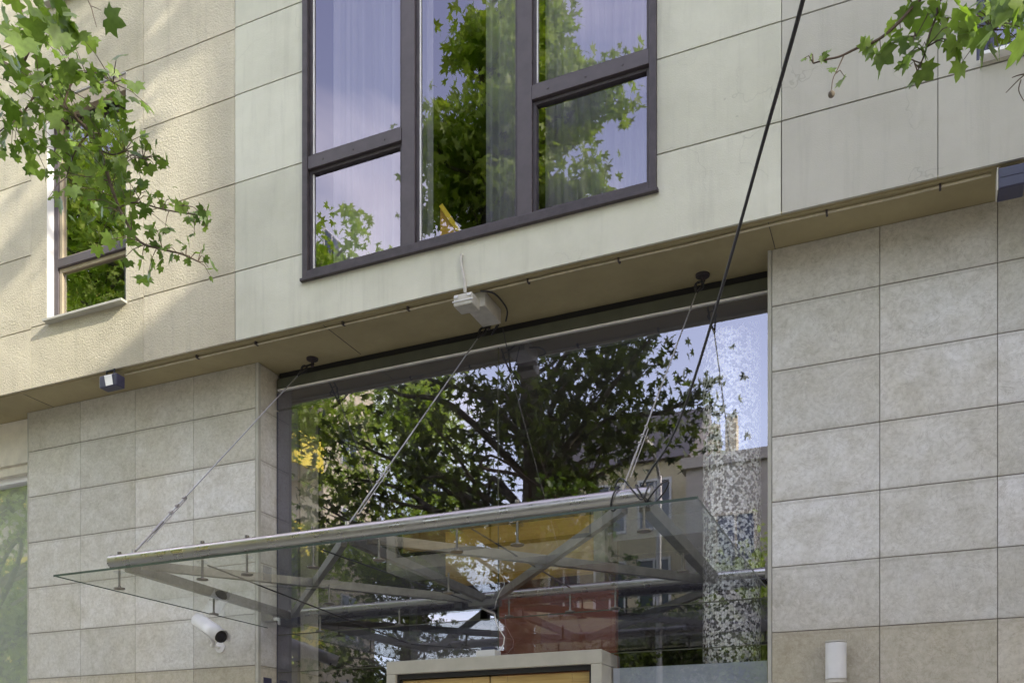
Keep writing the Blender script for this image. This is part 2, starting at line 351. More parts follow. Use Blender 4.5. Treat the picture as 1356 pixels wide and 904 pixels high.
panels(bg,-10.5,-6.74,[ZS-G,5.377,5.99,6.61,7.2,7.8,8.5,9.2,9.9])
panels(bg,-6.74,-5.52,[ZS-G,5.39,7.2,7.98,9.4,9.9]); panels(bg,-5.52,-4.635,[ZS-G,5.396,6.05,6.695,7.193,7.85,8.5,9.2,9.9])
bg.build('stucco_wall',M['beige'],hotel)
pg=MB()
def plate(mb,x0,x1,z0,z1,t):
    mb.box(x0,x1,YU,YU+.016,z0,z1,t)
t0=.8
plate(pg,-4.635+G,-4.024,ZS,5.397-G,t0); plate(pg,-4.024,-1.447,ZS,5.20,t0); plate(pg,-1.447,-.716-G,ZS,5.42-G,t0)
panels(pg,-4.635,-4.024+G,[5.397,6.05,6.70,7.2,7.85,8.5,9.2,9.9]); panels(pg,-1.447-G,-.716,[5.42,5.995,6.6,7.2,7.85,8.5,9.2,9.9])
panels(pg,-4.024,-1.447,[8.2,9.2,9.9])
pg.build('painted_wall',M['paint'],hotel)
rg=MB(); zz=[ZS-G,5.42,5.993,6.6,7.2,7.85,8.5,9.2,9.9]
panels(rg,-.716,.103,zz); panels(rg,.103,4.5,zz); rg.build('grey_wall',M['grey'],hotel)
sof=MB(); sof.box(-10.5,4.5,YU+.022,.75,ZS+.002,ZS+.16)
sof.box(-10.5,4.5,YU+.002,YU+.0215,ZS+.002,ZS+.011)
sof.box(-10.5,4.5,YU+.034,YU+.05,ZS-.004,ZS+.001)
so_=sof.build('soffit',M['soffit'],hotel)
for x in (-6.9,-3.9,-.8): MB().box(x-.0015,x+.0015,YU+.052,.2,ZS-.0005,ZS+.003).build('soffit_joint',M['frame'],so_)
# shell behind: upper rooms, side walls, roof
sh=MB(); sh.box(-10.5,4.5,YU+.16,6.0,9.9,10.1); sh.box(-10.5,4.5,6.0,6.2,0,10.1); sh.box(-10.7,-10.5,YU,6.2,0,10.1); sh.box(4.5,4.7,YU,6.2,0,10.1)
sh.box(-10.5,4.5,.75,6.0,ZS+.1,ZS+.2); sh.box(-10.5,4.5,YU,6.0,-.1,.02)
for x in (-7.4,-5.0,-.9): sh.box(x-.06,x+.06,YU+.16,6.0,ZS+.2,9.9)
sh.build('shell',M['dark'],hotel)

# ground floor piers in limestone slabs
ZJ=[.14,.54,.94,1.34,1.74,2.14,2.54,2.94,3.34,3.74,4.14,4.54,ZS+.001]
def pier(xs,x0,x1,depth=.8):
    mb=MB(); g=.0021
    for i,(a,b) in enumerate(zip(xs,xs[1:])):
        for c,d in zip(ZJ,ZJ[1:]): mb.box(a+g,b-g,0,.03,c+g,d-g,random.random())
    for c,d in zip(ZJ,ZJ[1:]):
        mb.box(x0,x0+.028,.032,depth,c+g,d-g,random.random()); mb.box(x1-.028,x1,.032,depth,c+g,d-g,random.random())
    o=mb.build('stone_cladding',M['stone'],hotel,bevel=.0012)
    MB().box(x0+.004,x1-.004,.012,depth-.004,0,ZS).build('pier_core',M['mortar'],hotel)
    return o
LX=[-7.2+.618*k for k in range(4)]+[-4.735]
pier(LX,-7.2,-4.705)
MB().box(-4.733,-4.705,0,.031,0,ZS).build('corner_trim',M['stonetrim'],hotel); MB().box(-7.215,-7.2,0,.2,0,ZS).build('corner_trim',M['stonetrim'],hotel)
pier([-.82+.618*k for k in range(10)],-.845,4.7)
MB().box(-.845,-.822,0,.031,0,ZS).build('corner_trim',M['stonetrim'],hotel)
sof2=None
bx('baseboard',M['kerb'],hotel,-10.4,-4.7,-.02,0,0,.138)

# entrance glazing
YG=.212
gz=MB()
gx=[-4.68,-2.757,-.87]
glz=MB().box(-4.68,-.87,YG+.02,YG+.10,ZS-.052,ZS).build('glazing_frame',M['black'],hotel)
MB().box(-4.68,-.87,YG-.008,YG+.08,4.757,4.836).build('frame_head',M['olive'],glz,bevel=.003)
MB().box(-4.68,-.87,YG-.010,YG+.06,4.741,4.753).build('white_strip',M['bead'],glz,bevel=.002)
g0=.0025
def pane(parent,x0,x1,z0,z1,y,mat): return MB().add([(x0,y,z0),(x1,y,z0),(x1,y,z1),(x0,y,z1)],[(0,1,2,3)])
def mkpane(parent,x0,x1,z0,z1,y,mat,name='pane'):
    mb=MB(); mb.add([(x0,y,z0),(x1,y,z0),(x1,y,z1),(x0,y,z1)],[(0,1,2,3)]); return mb.build(name,mat,parent,recalc=False)
DX0,DX1=-3.556,-1.914
for a,b in ((gx[0],gx[1]),(gx[1],gx[2])): mkpane(glz,a+g0,b-g0,2.80+g0,4.735,YG,M['glz'])
mkpane(glz,gx[0],DX0,2.505,2.80-g0,YG,M['glz']); mkpane(glz,DX0+g0,gx[1]-g0,2.505,2.80-g0,YG,M['glz']); mkpane(glz,gx[1]+g0,DX1-g0,2.505,2.80-g0,YG,M['glz']); mkpane(glz,DX1,gx[2],2.505,2.80-g0,YG,M['glz'])
mkpane(glz,gx[0],DX0+.01,.05,2.50,YG,M['glz']); mkpane(glz,DX1-.01,gx[2],.05,2.50,YG,M['glz'])
MB().box(-2.759,-2.755,YG-.003,YG+.012,2.5,4.735).box(-4.68,-.87,YG-.003,YG+.012,2.797,2.803).box(-4.68,DX0,YG-.003,YG+.012,2.5,2.505).box(DX1,-.87,YG-.003,YG+.012,2.5,2.505).build('silicone_joint',M['olive'],glz)
MB().box(-4.68,DX0,YG-.02,YG+.05,0,.07).build('bottom_rail',M['steel2'],glz); MB().box(DX1,-.87,YG-.02,YG+.05,0,.07).build('bottom_rail',M['steel2'],glz)
MB().box(-1.9,-.88,YG+.006,YG+.010,.08,2.40).build('frosted_film',M['frost'],glz)

mb=MB().box(-4.70,-.86,YG+.012,YG+.045,4.60,4.734); mb.build('reflection_backing',M['bluegrey'],hotel)  # dark strip added behind the glass to deepen the reflected soffit band
MB().box(-4.70,-4.50,YG+.012,YG+.05,0,4.584).build('side_panel',M['bluegrey'],hotel)
# portal and double door
por=MB(); zt=2.505; w=.075
por.box(DX0,DX0+w,.0,.36,0,zt-.095); por.box(DX1-w,DX1,.0,.36,0,zt-.095); por.box(DX0,DX1,.0,.36,zt-.095,zt)
door=por.build('doorway',M['portal'],hotel,bevel=.006)
MB().box(DX0+w,DX1-w,.03,.06,zt-.13,zt-.095).box(DX0+w,DX0+w+.02,.03,.06,0,zt-.13).box(DX1-w-.02,DX1-w,.03,.06,0,zt-.13).build('rebate',M['black'],door)
xm=-2.757
for a,b in ((DX0+w+.022,xm-.006),(xm+.006,DX1-w-.022)):
    lf=MB(); y0=.07; s_=.13
    lf.box(a,a+s_,y0,y0+.05,.02,zt-.135); lf.box(b-s_,b,y0,y0+.05,.02,zt-.135)
    for z0,z1 in ((.02,.25),(1.0,1.12),(zt-.135-.11,zt-.135)): lf.box(a+s_,b-s_,y0,y0+.05,z0,z1)
    lf.box(a+s_,b-s_,y0+.018,y0+.032,.25,1.0); lf.box(a+s_,b-s_,y0+.018,y0+.032,1.12,zt-.245)
    d=lf.build('door_leaf',M['wood'],door,bevel=.004)
    hx=b-.06 if a<-3 else a+.06
    MB().tube([(hx,.02,.95),(hx,.02,1.45)],.014).tube([(hx,.02,1.0),(hx,.075,1.0)],.008).tube([(hx,.02,1.4),(hx,.075,1.4)],.008).build('handle',M['steel'],d)

# lobby behind the glass
MB().box(-4.9,-.6,5.0,5.1,0,ZS).box(-5.0,-4.9,.8,5.1,0,ZS).box(-.72,-.62,.8,5.1,0,ZS).build('lobby_wall',M['dark'],hotel)
MB().box(-4.9,-.62,.32,5.0,4.80,4.86).build('lobby_ceiling',M['darkgrey'],hotel)
a=P(590,700,2.0); b=P(786,700,2.0)
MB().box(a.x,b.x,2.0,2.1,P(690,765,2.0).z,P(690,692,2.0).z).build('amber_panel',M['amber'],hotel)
MB().box(P(786,700,1.9).x,P(801,700,1.9).x,1.9,2.0,0,P(790,672,1.9).z).build('lobby_post',M['cream'],hotel)
a=P(661,820,.75); b=P(815,820,.75)
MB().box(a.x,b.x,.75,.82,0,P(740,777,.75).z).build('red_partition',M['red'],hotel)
MB().tube([(-1.146,.46,0),(-1.146,.46,4.80)],.192,56).build('mosaic_column',M['mosaic'],hotel)
MB().box(-.86,-.80,.26,.9,0,4.79).build('bounce_lining',M['bwhite'],hotel)  # white lining added to bounce light onto the mosaic column
MB().box(-4.68,-2.9,.9,1.0,2.62,2.80).box(-4.1,-4.02,1.3,1.4,0,3.3).box(-3.4,-3.3,1.5,1.6,0,3.0).build('lobby_bulkhead',M['dark'],hotel)
sp=P(885,459,.55); z=4.80
k=(4.80-CZ)/(sp.z-CZ); dl=MB(); n_=(sp.y-CY)*k; q=P(885,459,n_+CY)
dl.tube([(q.x,q.y,4.795),(q.x,q.y,4.775)],.055,20); dl.build('downlight',M['black'],hotel)

# left shop bay
shop=MB().box(-10.5,-7.215,.09,.40,4.50,ZS).box(-10.5,-7.215,.12,.40,4.42,4.50).build('shop_header',M['cream'],hotel,bevel=.004)
shf=MB().box(-10.5,-7.215,.17,.30,4.365,4.42).box(-10.5,-7.215,.17,.30,0,.35).box(-10.5,-10.44,.17,.30,.35,4.365).build('shop_window',M['bwhite'],hotel,bevel=.003)
mkpane(shf,-10.44,-7.2,.35,4.365,YG,M['glz'])
MB().box(-10.44,-7.22,.26,.27,.35,4.36).build('window_blind',M['blind'],shf)

# big upper window
def Wb(mb,x0,x1,z0,z1,y0=None,y1=None): mb.box(x0,x1,YU-.022 if y0 is None else y0,YU+.10 if y1 is None else y1,z0,z1)
wf=MB(); x0,x1,z0,z1=WIN; fw=.045
Wb(wf,x0,x0+fw,z0,z1); Wb(wf,x1-fw,x1,z0,z1); Wb(wf,x0+fw,x1-fw,z0,z0+.055); Wb(wf,x0+fw,x1-fw,z1-.055,z1)
bw=wf.build('window',M['frame'],hotel,bevel=.004)
sl=MB(); sl.box(x0-.012,x1+.012,YU-.034,YU-.003,z0-.014,z0+.006); sl.build('sill',M['frame'],bw,bevel=.003)
ml=[(-3.215,-3.115),(-2.362,-2.262)]
for a,b in ml:
    mu=MB(); Wb(mu,a,b,z0+.056,z1-.056,YU-.012,YU+.09); mu.build('mullion',M['sash'],bw,bevel=.003)
zt1=5.985
spans=[(x0+fw,ml[0][0]),(ml[0][1],ml[1][0]),(ml[1][1],x1-fw)]
for i in (0,2):
    tr=MB(); a,b=spans[i]; Wb(tr,a+.002,b-.002,zt1-.008,zt1+.082,YU-.016,YU+.08); tr.build('transom',M['sash'],bw,bevel=.003)
ss=MB(); s=.022; yp=YU+.03
def sash(a,b,c,d):
    for q in ((a,a+s,c,d),(b-s,b,c,d),(a+s,b-s,c,c+s),(a+s,b-s,d-s,d)): ss.box(q[0],q[1],yp-.022,yp+.03,q[2],q[3])
rects=[]
for i,(a,b) in enumerate(spans):
    if i==1: rects.append((a,b,z0+.056,z1-.056))
    else: rects += [(a,b,z0+.056,zt1-.009),(a,b,zt1+.083,z1-.056)]
for r_ in rects: sash(r_[0]+.001,r_[1]-.001,r_[2]+.001,r_[3]-.001)
ss.build('sash',M['frame'],bw,bevel=.002)
bd=MB()
for r_ in rects:
    mkpane(bw,r_[0]+s,r_[1]-s,r_[2]+s,r_[3]-s,yp,M['pane'])
    if r_[0]<-2.6: bd.box(r_[0]+s+.001,r_[0]+s+.009,yp-.012,yp-.002,r_[2]+s,r_[3]-s)
bd.box(rects[-1][0]+s+.001,rects[-1][0]+s+.007,yp-.012,yp-.002,rects[-1][2]+s,rects[-1][3]-s)
bd.build('reveal_glint',M['bead'],bw)  # white strips stand in for the skylit inner edges of the frame
# bolts on the transoms
for x,zc in ((-3.85,6.02),(-3.6,6.02),(-3.35,6.02),(-2.15,6.02),(-1.9,6.02),(-1.66,6.02)):
    MB().tube([(x,YU-.0155,zc),(x,YU-.019,zc)],.007,10).build('rivet',M['sash'],bw)

def curtain(x0,x1,z0,z1,y,folds,label,amp=.035,seed=0):
    r=random.Random(seed); mb=MB(); n=int((x1-x0)*90); vs=[]; ph=r.random()*6
    for j in range(2):
        for i in range(n+1):
            t=i/n; X=x0+(x1-x0)*t; u=t*folds*6.283+1.7*math.sin(t*9+ph)
            vs.append((X,y+amp*math.sin(u)*(0.6+.5*math.sin(u*.37+ph))+.012*math.sin(u*2.3),(z0,z1)[j]))
    fs=[(i,i+1,n+2+i,n+1+i) for i in range(n)]
    mb.add(vs,fs,.5,True); o=mb.build('curtain',M['cloth'],None,recalc=False); return tag(o,label,'curtain','sheer white curtains behind upper windows')
curtain(-3.99,-3.13,5.22,8.1,YU+.30,9,'sheer white curtain behind the left third of the big window',seed=1)
curtain(-2.72,-2.34,5.22,8.1,YU+.30,5,'narrow gathered sheer curtain in the middle third of the big window',seed=2)
curtain(-2.30,-1.47,5.22,8.1,YU+.30,9,'sheer white curtain behind the right third of the big window',seed=3)
curtain(-6.5,-5.72,5.42,7.2,YU+.75,8,'sheer curtain behind the narrow window beside the leafy branch',seed=4)
MB().box(-4.0,-1.47,YU+.16,3.0,5.10,5.19).build('room_floor',M['darkgrey'],hotel)
# leaning yellow edged board
yb=thing('leaning_board','orange board with bright yellow edge leaning behind the bottom of the big window','board',(-2.85,YU+.12,5.2))
pb=[P(583,272,YU+.12),P(583,316,YU+.12),P(606,309,YU+.12)]
mb=MB(); mb.add([*pb,*[p+Vector((0,.012,0)) for p in pb]],[(0,1,2),(5,4,3),(0,3,4,1),(1,4,5,2),(2,5,3,0)]); mb.build('board',M['orange'],yb)
MB().bar(P(584,272,YU+.11),P(609,308,YU+.11),.012,.028).build('yellow_edge',M['yellow'],yb)

# narrow left window, the one above it, and the right window
def small_window(W,frame,reveal,depth,label_parts=True,tz=None,sillmat='stonetrim'):
    x0,x1,z0,z1=W
    rv=MB(); t=.003
    rv.box(x0,x0+t,YU+.001,YU+depth,z0,z1); rv.box(x1-t,x1,YU+.001,YU+depth,z0,z1); rv.box(x0+t,x1-t,YU+.001,YU+depth,z1-t,z1)
    o=rv.build('window',M[reveal],hotel)
    MB().box(x0+.015,x1+.01,YU-.06,YU+depth,z0-.018,z0+.002).build('sill',M[sillmat],o,bevel=.003)
    f=MB(); y0=YU+depth-.02; y1=YU+depth+.05; w=.05
    f.box(x0+t,x0+t+w,y0,y1,z0,z1-t); f.box(x1-t-w,x1-t,y0,y1,z0,z1-t); f.box(x0+t+w,x1-t-w,y0,y1,z0+.002,z0+.045); f.box(x0+t+w,x1-t-w,y0,y1,z1-t-w,z1-t)
    if tz: f.box(x0+t+w,x1-t-w,y0-.012,y1,tz,tz+.07)
    f.build('frame',M[frame],o,bevel=.003)
    zs=[z0+.046,z1-t-w] if not tz else [z0+.046,tz-.001,tz+.071,z1-t-w]
    e=MB()
    for a,b in zip(zs[::2],zs[1::2]):
        xx0=x0+t+w+.001; xx1=x1-t-w-.001; q=.032
        for r_ in ((xx0,xx0+q,a,b),(xx1-q,xx1,a,b),(xx0+q,xx1-q,a,a+q*.6),(xx0+q,xx1-q,b-q,b)): e.box(r_[0],r_[1],y0+.012,y1-.01,r_[2],r_[3])
        mkpane(o,xx0+q,xx1-q,a+q*.6,b-q,y0+.03,M['pane'])
    e.build('sash',M['tan' if frame=='sash' else frame],o,bevel=.002)
    return o
small_window(WL,'sash','bwhite',.085,tz=5.86); small_window(WL2,'sash','bwhite',.085,tz=8.5); small_window(WR,'navy','navy',.03,sillmat='bead')
MB().box(WL[0]+.012,WL[1]-.012,YU+.01,YU+.065,7.07,7.188).build('blind_box',M['tan'],hotel)

# ------------------------------------------------------------------ glass canopy
ZT=2.935; ZGL=2.832; YF,YR=-1.687,.085
can=thing('glass_canopy','flat glass entrance canopy hung on steel tubes over the doorway','canopy',(-2.78,YR,ZT))
ft=MB(); ft.tube([(-4.457,YF,ZT+.012),(-1.125,YF,ZT+.012)],.040,28); ft.build('front_tube',M['steel'],can)
for x in (-4.40,-3.35,-2.2): MB().tube([(x,YF,ZT+.012),(x+.003,YF,ZT+.012)],.0405,28,False).build('tube_joint',M['galv'],can)
MB().tube([(-4.62,YR,ZT),(-.84,YR,ZT)],.030,24).build('rear_tube',M['steel'],can)
MB().add([(-4.653,-1.93,ZGL),(-.865,-1.93,ZGL),(-.865,.05,ZGL),(-4.653,.05,ZGL)],[(0,3,2,1)]) ; mb=MB(); mb.add([(-4.653,-1.93,ZGL),(-.865,-1.93,ZGL),(-.865,.05,ZGL),(-4.653,.05,ZGL)],[(0,3,2,1)]); mb.build('glass_panel',M['cglass'],can,recalc=False)
ge=MB(); e=.003
ge.box(-4.653-e,-.865+e,-1.93-e,-1.93-.0005,ZGL-.006,ZGL+.006); ge.box(-4.653-.002,-4.6535,-1.93,.05,ZGL-.003,ZGL+.003); ge.box(-.8645,-.865+e,-1.93,.05,ZGL-.005,ZGL+.005)
ge.build('glass_edge',M['gedge'],can)
def strut(a,b,h=.055,w=.035): MB().bar(a,b,w,h).build('strut',M['steel2'],can,bevel=.003)
zb=ZT-.018
strut((-4.36,YF+.03,zb),(-4.47,YR-.02,zb),.06,.05)
strut((-1.17,YF+.03,zb),(-1.19,YR-.02,zb),.07,.055)
strut((-2.78,YF+.03,zb),(-2.80,YR-.02,zb))
strut((-4.25,YF+.03,zb-.002),(-2.88,YR-.03,zb-.002)); strut((-2.84,YF+.05,zb+.002),(-4.42,YR-.03,zb+.002))
strut((-2.70,YF+.05,zb+.002),(-1.26,YR-.03,zb+.002)); strut((-1.27,YF+.04,zb-.002),(-2.70,YR-.03,zb-.002))
MB().box(-2.90,-2.68,YR-.07,YR+.02,ZT-.075,ZT-.032).build('node_plate',M['steel2'],can,bevel=.003)
def fixing(x,y,top):
    mb=MB(); mb.tube([(x,y,top),(x,y,ZGL-.045)],.0065,10); mb.tube([(x,y,ZGL-.052),(x,y,ZGL-.046)],.033,20); mb.tube([(x,y,ZGL-.046),(x,y,ZGL-.03)],[.012,.007],10)
    if top>ZT+.04: mb.tube([(x,y,top),(x,y,top+.012)],.012,8)
    mb.build('glass_fixing',M['steel2'],can)
for px in (158,268,327,415,502,605,685): fixing(P(px,740,YF).x,YF,ZT+.055)
fixing(-1.165,YF,ZT+.055)
for px in (283,436,594,904): fixing(P(px,780,-.8).x,-.8,ZT-.03)
for px in (424,529,674,755,815): fixing(P(px,790,YR).x,YR-.0,ZT-.02)
# tension stays
def stay(x,k_=.6):
    top=Vector((x,.115,ZS-.01)); bot=Vector((x,YF,ZT+.05)); d=(bot-top)
    o=MB().tube([top+d*.10,bot-d*.13],.0042,8).build('stay_cable',M['wire'],can)
    MB().tube([top,top+Vector((0,0,.012))],.045,16).tube([top+Vector((0,0,0)),top+Vector((0,-.0,-.05))],.012,8).build('anchor_plate',M['frame'],o)
    tb=MB(); p1=bot-d*.13; tb.tube([p1,p1+d*.045],.011*k_,8); tb.tube([p1+d*.045,bot],.007*k_,8)
    for k in (.17,.20,.235): q=bot-d*k; tb.obox(q,(1,0,0),d,d.cross(Vector((1,0,0))),.013*k_,.012*k_,.012*k_)
    tb.tube([bot-d*.235+Vector((.012,0,-.012)),bot-d*.05+Vector((.014,0,-.01))],.003,6)
    tb.tube([bot+Vector((0,0,.02)),bot+Vector((0,0,-.03))],.013,10)
    tb.build('turnbuckle',M['galv'],o)
    lp=MB(); 
    for s_ in (-1,1):
        lp.tube([top+Vector((s_*.012,0,-.03)),top+d*.05+Vector((s_*.022,0,.01)),top+d*.075+Vector((s_*.016,0,0)),top+d*.105],.0065,6)
    lp.tube([top+d*.06+Vector((.03*math.cos(t),.0,.03*math.sin(t))) for t in [i*.6283 for i in range(11)]],.004,6)
    lp.build('wire_loop',M['cable'],o)
stay(-4.283,.85); stay(-2.785,.55); stay(-1.27,.55)
# thin wind braces under the canopy
for a,b in (((275,748),(540,851)),((425,727),(640,802)),((625,700),(762,782))):
    p,q=P(a[0],a[1],YF+.06),P(b[0],b[1],YG-.03)
    MB().tube([p,q],.0045,6).build('brace_wire',M['cable'],can)
p=P(372,822,.15); MB().box(-4.705,-4.55,.05,.07,p.z-.01,p.z+.012).box(-4.56,-4.55,.05,.07,p.z-.045,p.z-.01).build('wall_bracket',M['bead'],can)
MB().box(-4.705,-4.60,YR-.05,YR+.05,ZT-.05,ZT+.05).build('end_plate',M['steel2'],can)
MB().box(-.866,-.846,YR-.05,YR+.05,ZT-.05,ZT+.05).build('end_plate',M['steel2'],can)
# hanging closer/sensor under the canopy
sn=thing('door_sensor','small black door sensor hanging below the middle of the canopy','sensor',(-2.90,YR-.1,2.80))
p=P(609,800,0.0); MB().box(p.x-.03,p.x+.03,-.03,.03,p.z-.04,p.z+.035).build('housing',M['black'],sn,bevel=.004)
MB().tube([P(620,795,0.02),P(655,812,0.12)],.012,10).build('arm',M['steel'],sn)
MB().tube([P(655,812,.12),P(657,823,.13),P(661,832,.12),P(668,843,.13),P(667,852,.13),P(662,860,.14),P(655,864,.15),P(648,860,.14)],.0035,6).build('white_wire',M['bead'],sn)
dc=thing('door_controller','small white controller box standing on top of the door portal','controller',(-2.8,.12,zt))
a,b=P(634,862,.1),P(659,862,.1)
MB().box(a.x,b.x,.05,.16,zt,zt+.05).build('housing',M['white'],dc,bevel=.006); MB().box(a.x+.03,b.x-.02,.07,.14,zt+.05,zt+.075).build('cap',M['bluelens'],dc,bevel=.004)

# black power cable from the canopy end towards the street
pts=[P(846,652,YF),P(862,622,YF-.05),P(884,590,YF-.12),P(908,535,YF-.28),P(940,435,YF-.55),P(975,315,YF-.85),P(1010,190,YF-1.15),P(1040,85,YF-1.45),P(1066,-10,YF-1.7),P(1110,-190,YF-2.1),P(1160,-420,YF-2.55)]
def smooth(pts,k=5):
    out=[]; n=len(pts)
    for i in range(n-1):
        p0,p1,p2,p3=pts[max(i-1,0)],pts[i],pts[i+1],pts[min(i+2,n-1)]
        for j in range(k):
            t=j/k; out.append(.5*((2*p1)+(p2-p0)*t+(2*p0-5*p1+4*p2-p3)*t*t+(3*p1-p0-3*p2+p3)*t**3))
    out.append(pts[-1]); return out
cb=thing('power_cable','thick black overhead cable running from the tube end up across the facade','cable',tuple(pts[0]))
cb_pts=smooth(pts)
MB().tube(cb_pts,[.0050+.0016*i/len(cb_pts) for i in range(len(cb_pts))],10).build('line',M['cable'],cb)
lp=MB()
for x,tilt in ((-1.30,.02),(-1.17,-.03),(-1.10,.05)):
    lp.tube([(x+tilt*math.sin(t),YF+.052*math.cos(t),ZT+.012+.052*math.sin(t)) for t in [i*.349 for i in range(19)]],.0042,6,False)
lp.tube(smooth([Vector((-1.30,YF-.03,ZT+.055)),Vector((-1.26,YF-.05,ZT+.09)),Vector((-1.2,YF-.05,ZT+.02)),Vector((-1.16,YF-.05,ZT-.02)),Vector((-1.13,YF-.03,ZT+.06))]),.0042,6)
lp.build('tied_loop',M['cable'],cb)

# ------------------------------------------------------------------ small fittings on the facade
jb=thing('junction_box','pair of grey junction boxes under the soffit below the big window','junction box',(-2.78,-.2,ZS))
c1=P(618,398,YU+.03)
MB().box(c1.x-.068,c1.x+.068,YU+.03-.06,YU+.09,c1.z-.055,c1.z+.02).build('upper_box',M['greybox'],jb,bevel=.006)
MB().box(c1.x-.075,c1.x+.075,YU-.036,YU-.031,c1.z-.03,c1.z-.024).box(c1.x-.06,c1.x-.035,YU-.037,YU-.031,c1.z-.004,c1.z+.012).box(c1.x+.035,c1.x+.06,YU-.037,YU-.031,c1.z-.004,c1.z+.012).build('lid_seam',M['white'],jb)
MB().box(c1.x-.035,c1.x+.105,YU+.091,.0,ZS-.10,ZS+.0).build('lower_box',M['greybox'],jb,bevel=.006)
MB().tube(smooth([P(611,337,YU-.012),P(611,350,YU-.014),P(615,372,YU-.015),P(616,388,YU-.016)]),.011,8).build('feed_conduit',M['greybox'],jb)
MB().tube(smooth([Vector((c1.x+.09,YU+.05,ZS-.02)),Vector((c1.x+.17,YU+.1,ZS-.03)),Vector((c1.x+.19,-.1,ZS-.06)),Vector((c1.x+.14,.0,ZS-.09))]),.006,6).tube(smooth([Vector((c1.x+.05,.05,ZS-.08)),Vector((c1.x+.0,.08,ZS-.12)),Vector((c1.x+.03,.12,ZS-.04))]),.007,6).tube([Vector((c1.x+.09,.06,ZS-.1)),Vector((c1.x+.10,YG-.02,4.55)),Vector((c1.x+.17,YG-.01,4.42))],.0035,6).build('loose_wire',M['cable'],jb)
cd=thing('soffit_conduit','thin painted conduit clipped along the front edge of the soffit','conduit',(-2.78,YU+.08,ZS))
ln=MB(); pts=[]
for px,py in ((165,497),(230,483),(340,455),(470,425),(603,393)): 
    p=P(px,py,YU+.09); pts.append(Vector((p.x,p.y,ZS-.012)))
ln.tube(pts,.0075,8)
pts=[]
for i,px in enumerate((640,760,900,1035,1180,1312)):
    p=P(px,300,YU+.08); pts.append(Vector((p.x,p.y-.01*(i%2),ZS-.012)))
ln.tube(pts,.0075,8); ln.build('conduit_run',M['conduit'],cd)
for px in (262,340,455,541,700,820,1095,1245): x=P(px,300,YU+.085).x; MB().box(x-.006,x+.006,YU+.065,YU+.10,ZS-.022,ZS).build('clip',M['frame'],cd)

def flood(x,label,mat,w=.15):
    t=thing('floodlight',label,'floodlight',(x,YU-.03,ZS-.03),'square wall floodlights under the overhang')
    MB().box(x-w/2,x+w/2,YU-.03,YU+.10,ZS-.155,ZS-.045).build('housing',M['navy'],t,bevel=.006)
    MB().box(x-w/2+.01,x+w/2-.01,YU-.033,YU-.031,ZS-.15,ZS-.102).box(x-w/2+.01,x+w/2-.01,YU-.033,YU-.031,ZS-.098,ZS-.05).build('lens',M[mat],t)
    MB().box(x-w/2-.006,x-w/2-.001,YU-.03,YU+.08,ZS-.16,ZS-.04).box(x-w/2+.02,x+w/2-.02,YU+.06,YU+.09,ZS-.045,ZS-.006).build('bracket',M['greybox' if mat=='bluelens' else 'black'],t)
    return t
flood(.455,'square floodlight with blue glass under the soffit at right','bluelens',.125)
t=thing('floodlight','small black floodlight with bright white reflector under the left soffit','floodlight',(-5.86,YU,ZS-.03),'square wall floodlights under the overhang')
MB().box(-5.95,-5.77,YU-.03,YU+.06,ZS-.145,ZS-.05).build('housing',M['navy'],t,bevel=.008)
MB().add([(-5.865,YU-.034,ZS-.14),(-5.80,YU-.034,ZS-.14),(-5.815,YU-.034,ZS-.055),(-5.89,YU-.034,ZS-.055)],[(0,1,2,3)]).build('reflector',M['white'],t) if False else None
mb=MB(); mb.add([(-5.875,YU-.034,ZS-.14),(-5.80,YU-.034,ZS-.14),(-5.815,YU-.034,ZS-.055),(-5.895,YU-.034,ZS-.055)],[(0,1,2,3)]); mb.build('reflector',M['bead'],t)
MB().tube([(-5.90,YU+.0,ZS-.05),(-5.90,YU+.0,ZS-.01),(-5.82,YU+.0,ZS-.005),(-5.82,YU,ZS-.05)],.008,8).build('bracket',M['black'],t)

wl=thing('wall_lamp','white cylindrical up and down lamp on the right limestone wall','wall lamp',(-.44,-.08,2.34))
lx=-.44; MB().tube([(lx,-.085,2.232),(lx,-.085,2.442)],.060,40).build('shade',M['white'],wl)
MB().tube([(lx,-.085,2.226),(lx,-.085,2.231)],.057,32).tube([(lx,-.085,2.206),(lx,-.085,2.225)],.0605,32).tube([(lx,-.085,2.445),(lx,-.085,2.454)],.0605,32).build('rim',M['greybox'],wl)
MB().box(lx-.035,lx+.035,-.03,-.001,2.28,2.40).build('backplate',M['galv'],wl)

cc=thing('security_camera','white bullet security camera on the left stone wall under the canopy','security camera',(-4.95,-.1,2.75))
r_=P(264,822,-.22); f_=P(293,843,-.50); d=(f_-r_).normalized(); sd=d.cross(Vector((0,0,1))).normalized(); up=sd.cross(d)
def arc(rad,a0,a1,p,n=12): return [p+(sd*math.cos(a)+up*math.sin(a))*rad for a in [a0+(a1-a0)*i/n for i in range(n+1)]]
mb=MB(); mb.tube([r_,f_-d*.02],.045,24); mb.build('housing',M['white'],cc)
mb=MB(); A=arc(.056,-.5,math.pi+.5,r_-d*.01,16); B=arc(.056,-.5,math.pi+.5,f_+d*.035,16); n=len(A)
mb.add(A+B,[(i,i+1,n+i+1,n+i) for i in range(n-1)],.5,True); o=mb.build('sunshield',M['white'],cc,recalc=False); md=o.modifiers.new('s','SOLIDIFY'); md.thickness=.004
MB().tube([f_-d*.018,f_-d*.006],.044,24).build('bezel',M['black'],cc); MB().tube([f_-d*.006,f_-d*.001],.026,20).build('lens',M['lens'],cc)
wb=Vector((P(290,856,-.02).x,0,P(290,856,-.02).z)); mid=(r_+f_)/2-up*.05
